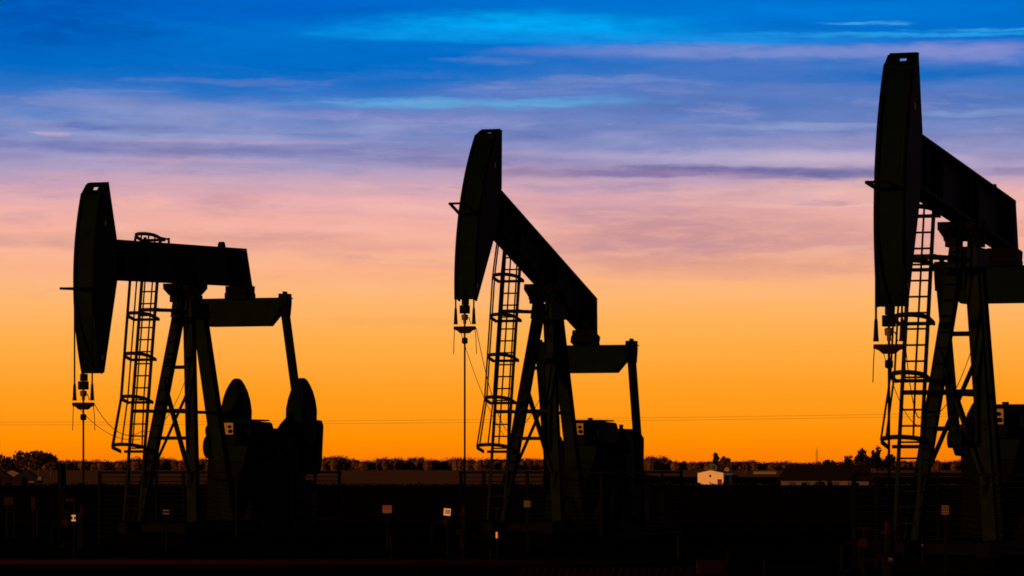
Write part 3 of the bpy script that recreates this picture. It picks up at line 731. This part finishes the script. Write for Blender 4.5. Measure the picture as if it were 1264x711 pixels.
for a in [(1048, 558, 584, d1, 17, 'thin leafless-looking tree left of the dark tree clump', 130, 8, True),
          (1066, 555, 586, d1, 17, 'dark round-topped tree left of the tallest in the clump', 430, 8, False),
          (1080, 551.5, 586, d1, 15, 'tallest tree of the dark clump left of the right pumpjack', 330, 8, False),
          (1076, 561.5, 588, d1, 46, 'broad dark tree filling the middle of the clump', 1500, 14, False),
          (1097, 560, 586, d1, 17, 'dark round tree at the right end of the clump behind the rod', 450, 8, False),
          (1022, 568, 585, 1200, 20, 'low dark tree above the barn roof', 400, 8, False)]:
    tree(a[0], a[1], a[2], a[3], a[4], a[5], 'dark trees beside the right pumpjack', n=a[6], lumps=a[7], sparse=a[8])
for a in [(48, 556, 588, 1300, 30, 'tallest broad tree of the clump at the far left', 800), (28, 558, 588, 1300, 26, 'broad tree of the far-left clump, left of the tallest', 700),
          (63, 560.5, 588, 1300, 18, 'rounded tree at the right end of the far-left clump', 500), (4, 563, 588, 1300, 24, 'tree at the left picture edge', 500)]:
    tree(a[0], a[1], a[2], a[3], a[4], a[5], 'trees of the far-left clump', n=a[6], lumps=12, m='leaf', leaf=.6)
for a in [(884, 559.5, 583, 1400, 11, 'narrow dark tree rising behind the white shed', 420, 'leafdark'), (894, 561, 583, 1420, 18, 'brownish bushy tree right of the narrow one behind the shed', 460, 'leaf'),
          (864, 570, 584, 1330, 17, 'low round tree left of the farmhouse', 380, 'leaf'), (917, 573, 585, 1400, 22, 'wide low tree right of the small hut', 380, 'leaf')]:
    tree(a[0], a[1], a[2], a[3], a[4], a[5], 'trees round the farmhouse', n=a[6], m=a[7])
def bush(px, py, d, wpx, hpx, label, m='leafdark'):
    k = d / FPX; o = empty('bush', (X(px, d), d, Z(py, d))); tag(o, label, 'bush', 'bushes in front of the barn')
    w = wpx * k / 2; h = hpx * k
    st = MB()
    for j in range(6): a = rnd.uniform(0, 6.28); st.tube([(0,0,-.3),(math.cos(a)*w*.6, math.sin(a)*.5, h*.6)], [.04,.015], 4)
    st.build('stem', 'bark', o)
    c_ = MB(); crown_mesh(c_, 0, 0, h*.45, w, 1.2, h*.5, 260, .28, rnd, 9); c_.build('foliage', m, o)
bush(1010, 604.5, 560, 22, 10, 'dark bush with a raised middle in front of the barn')
bush(1028, 605.5, 560, 26, 6, 'low spreading dark bush right of the raised one')
bush(975, 605, 560, 40, 6, 'low dark bush in front of the barn at its left end')
bush(1060, 605.5, 560, 34, 6, 'low dark bush in front of the barn at its right end')

# ------------------------------------------------------------------ small things on the pad
def text_mesh(txt, size, m, parent, loc, rot):
    cu = bpy.data.curves.new('numerals', 'FONT'); cu.body = txt; cu.size = size; cu.align_x = 'CENTER'; cu.align_y = 'CENTER'; cu.extrude = .001
    cu.offset = size * .02
    to = bpy.data.objects.new('tmp', cu); C.objects.link(to)
    me = bpy.data.meshes.new_from_object(to.evaluated_get(bpy.context.evaluated_depsgraph_get()))
    bpy.data.objects.remove(to); me.materials.clear(); me.materials.append(M[m])
    o = bpy.data.objects.new('numerals', me); C.objects.link(o); o.parent = parent; o.location = loc; o.rotation_euler = rot; return o
def sign(name, px, py, d, w, h, plate, label, rz=R(-24), roll=0.0, txt=None, tm='signred', extra=None, cat='sign'):
    z = Z(py, d); o = empty(name, (X(px, d), d, 0), rz); tag(o, label, cat)
    MB().box(-.02, .02, .006, .046, 0, z + h * .3).build('post', 'steel', o)
    pl = MB().box(-w/2, w/2, -.004, .004, -h/2, h/2).build('plate', plate, o); pl.location = (0, 0, z); pl.rotation_euler = (0, roll, 0)
    if txt: text_mesh(txt, h * .86, tm, pl, (0, -.0062, 0), (R(90), 0, 0))
    if extra: extra(pl, w, h)
    return o
sign('number_sign', 552, 632, 84, .165, .155, 'signwhite', 'small square white sign with red number 38 in the dark foreground', roll=R(4), txt='38')
def ibeam(pl, w, h):
    for z in (-.38, .38): MB().box(-w*.5, w*.5, -.010, -.0045, z*h - .12*h, z*h + .12*h).build('bar', 'signwhite', pl)
    MB().box(-w*.12, w*.12, -.010, -.0045, -.25*h, .25*h).build('bar', 'signwhite', pl)
sign('valve_sign', 91, 639.5, 80, .10, .13, 'signred', 'tiny red plate with pale bars below the left wellhead', extra=ibeam)
def half(pl, w, h): MB().box(-w*.5, w*.5, -.010, -.0045, -.5*h, -.12*h).build('panel', 'pale', pl)
sign('warning_sign', 478, 628.5, 90, .24, .18, 'signred', 'small red sign with a pale lower half between the pumps', extra=half)
def grid(m):
    def f(pl, w, h):
        for i in range(4): MB().box(-w/2 + w*i/3 - .008, -w/2 + w*i/3 + .008, -.012, -.0045, -h/2, h/2).build('bar', m, pl)
        for i in range(4): MB().box(-w/2, w/2, -.018, -.0125, -h/2 + h*i/3 - .008, -h/2 + h*i/3 + .008).build('bar', m, pl)
    return f
sign('grated_panel', 1167, 629.5, 69, .12, .15, 'red', 'small pale grid panel on the right pumpjack railing', extra=grid('brass'), cat='panel')
sign('grated_panel', 651, 622, 88, .15, .13, 'red', 'small dim grid panel on the middle pumpjack railing', extra=grid('pale'), cat='panel')
def stripes(pl, w, h):
    for i in (-.3, .3): MB().box(-w*.5, w*.5, -.010, -.0045, i*h - .1*h, i*h + .1*h).build('bar', 'pale', pl)
sign('striped_sign', 205, 632, 88, .17, .12, 'steel', 'dim plate with two bars below the left pumpjack', extra=stripes)
sign('number_sign', 1099, 691, 66, .10, .09, 'red', 'faint dark red plate with characters at the lower right', txt='5R', tm='pale')
def marker(px, py, d, label, m, w=.05, h=.14):
    z = Z(py, d); o = empty('marker_post', (X(px, d), d, 0), R(-25)); tag(o, label, 'post', 'marker posts on the pad')
    MB().tube([(0,0,0),(0,0,z+.10),(0,0,z+.13)], [.04,.04,.02], 10).build('shaft', 'steel', o)
    MB().box(-w/2, w/2, -.055, -.041, z-h/2, z+h/2).build('reflector', m, o, .008)
marker(483.5, 664, 76, 'short post with a thin red reflector between the pumps', 'red', .03, .13)
marker(614.5, 660.5, 76, 'short post with a bright amber reflector below the middle ladder', 'amber', .05, .13)
marker(573.5, 672.5, 76, 'short post with a dim round reflector below the middle wellhead', 'red', .05, .06)
marker(606.5, 684, 74, 'low post with a faint reflector near the bottom, below the middle pumpjack', 'red', .03, .10)
marker(1062, 679, 68, 'short post with a faint reflector left of the right pumpjack', 'red', .03, .08)
marker(1140, 673, 66, 'short post with a faint reflector below the right pumpjack', 'pale', .03, .03)
def junction(px, py0, py1, d, wpx, m, label):
    k = d / FPX; o = empty('junction_box', (X(px, d), d, 0), R(-22)); tag(o, label, 'box', 'junction boxes on the pad')
    z0, z1 = max(.12, Z(py1, d)), Z(py0, d); w = wpx * k / 2
    b = MB().box(-w, w, -.12, .12, z0, z1).build('housing', m, o, .015)
    MB().box(-w*.85, w*.85, -.132, -.122, z0 + .03, z1 - .03).build('door', m, b)
    for x in (-w*.7, w*.7): MB().box(x - .03, x + .03, -.04, .04, 0, z0 - .001).build('foot', 'steel', o)
junction(13.5, 613, 624, 105, 15, 'red', 'dull red box on feet near the left edge')
junction(44, 613, 629, 105, 7, 'red', 'narrow dull red box right of the wide one')
junction(85, 615, 619.5, 100, 24, 'red', 'low wide dull red box by the left wellhead')
junction(76.5, 572, 600, 92, 6, 'steel', 'tall narrow dark box left of the left polished rod')
# striped barricade in front, red pipeline, chains
d = 42; k = d / FPX
o = empty('striped_barricade', (X(748, d), d, 0)); tag(o, 'low barricade with diagonal red and pale stripes at the bottom edge', 'barricade')
w = 222 * k / 2; zt = Z(700, d)
bd = MB().box(-w, w, -.015, .015, zt - .22, zt).build('board', 'steel', o)
sw = 2 * w / 24
st0 = None
for i in range(23):
    if st0 is None: st0 = MB().add([(-.02,0,-.105),(sw*.42-.02,0,-.105),(sw*.42+.04,0,.105),(.04,0,.105),(-.02,-.006,-.105),(sw*.42-.02,-.006,-.105),(sw*.42+.04,-.006,.105),(.04,-.006,.105)], [(0,1,2,3),(7,6,5,4),(0,4,5,1),(1,5,6,2),(2,6,7,3),(3,7,4,0)]).build('stripe', 'red', bd); st0.location = (-w + .03 + sw*i, -.016, zt - .11)
    else: share(st0, 'stripe', (-w + .03 + sw*i, -.016, zt - .11), bd)
for x in (-w*.8, w*.8): MB().bar((x,-.35,0),(x,.02,zt-.03), .04).bar((x,.40,0),(x,.05,zt-.03), .04).build('trestle', 'steel', o)
d = 58; k = d / FPX
o = empty('red_pipeline', (0, d, 0)); tag(o, 'long dull red pipe on low supports along the bottom of the picture', 'pipe')
zp = Z(694, d)
MB().tube([(X(-200, d), 0, zp), (X(600, d), 0, zp), (X(897, d), 0, zp)], .055, 10).build('pipe', 'red', o, smooth=True)
for px in (-60, 130, 320, 510, 700, 860): MB().box(X(px, d)-.08, X(px, d)+.08, -.1, .1, 0, zp - .056).build('support', 'concrete', o)
o = empty('red_valve_box', (X(879, 55), 55, 0)); tag(o, 'dull red metal box right of the striped barricade', 'box')
b = MB().box(-.22, .22, -.12, .12, Z(709, 55), Z(692, 55)).build('housing', 'red', o, .01)
for x in (-.17, .17): MB().box(x-.025, x+.025, -.03, .03, 0, Z(709, 55)-.001).build('foot', 'steel', o)
MB().box(-.18, .18, -.13, -.122, Z(708, 55)+.02, Z(693, 55)-.02).build('door', 'red', b)
def chain(p0, p1, d, sagm, label):
    o = empty('chain_barrier', (X(p0[0], d), d, 0)); tag(o, label, 'chain', 'chains between posts')
    a = Vector((0, 0, Z(p0[1], d))); b = Vector((X(p1[0], d) - X(p0[0], d), 0, Z(p1[1], d)))
    for p in (a, b): MB().tube([(p.x,0,0),(p.x,0,p.z+.08)], .04, 8).build('post', 'steel', o)
    n = 30; m = MB()
    for i in range(n):
        q = a.lerp(b, (i+.5)/n) - Vector((0,0,sagm*4*((i+.5)/n)*(1-(i+.5)/n))); dr = (b-a)/n
        if i % 2: m.bar(q - dr*.62, q + dr*.62, .012, .035)
        else: m.bar(q - dr*.62, q + dr*.62, .035, .012)
    m.build('chain', 'brass' if False else 'steel', o)
chain((838, 667), (899, 686), 64, .03, 'chain hanging between two posts behind the red box')
chain((944, 697), (1066, 683), 62, .10, 'sagging chain between two posts left of the right pumpjack')
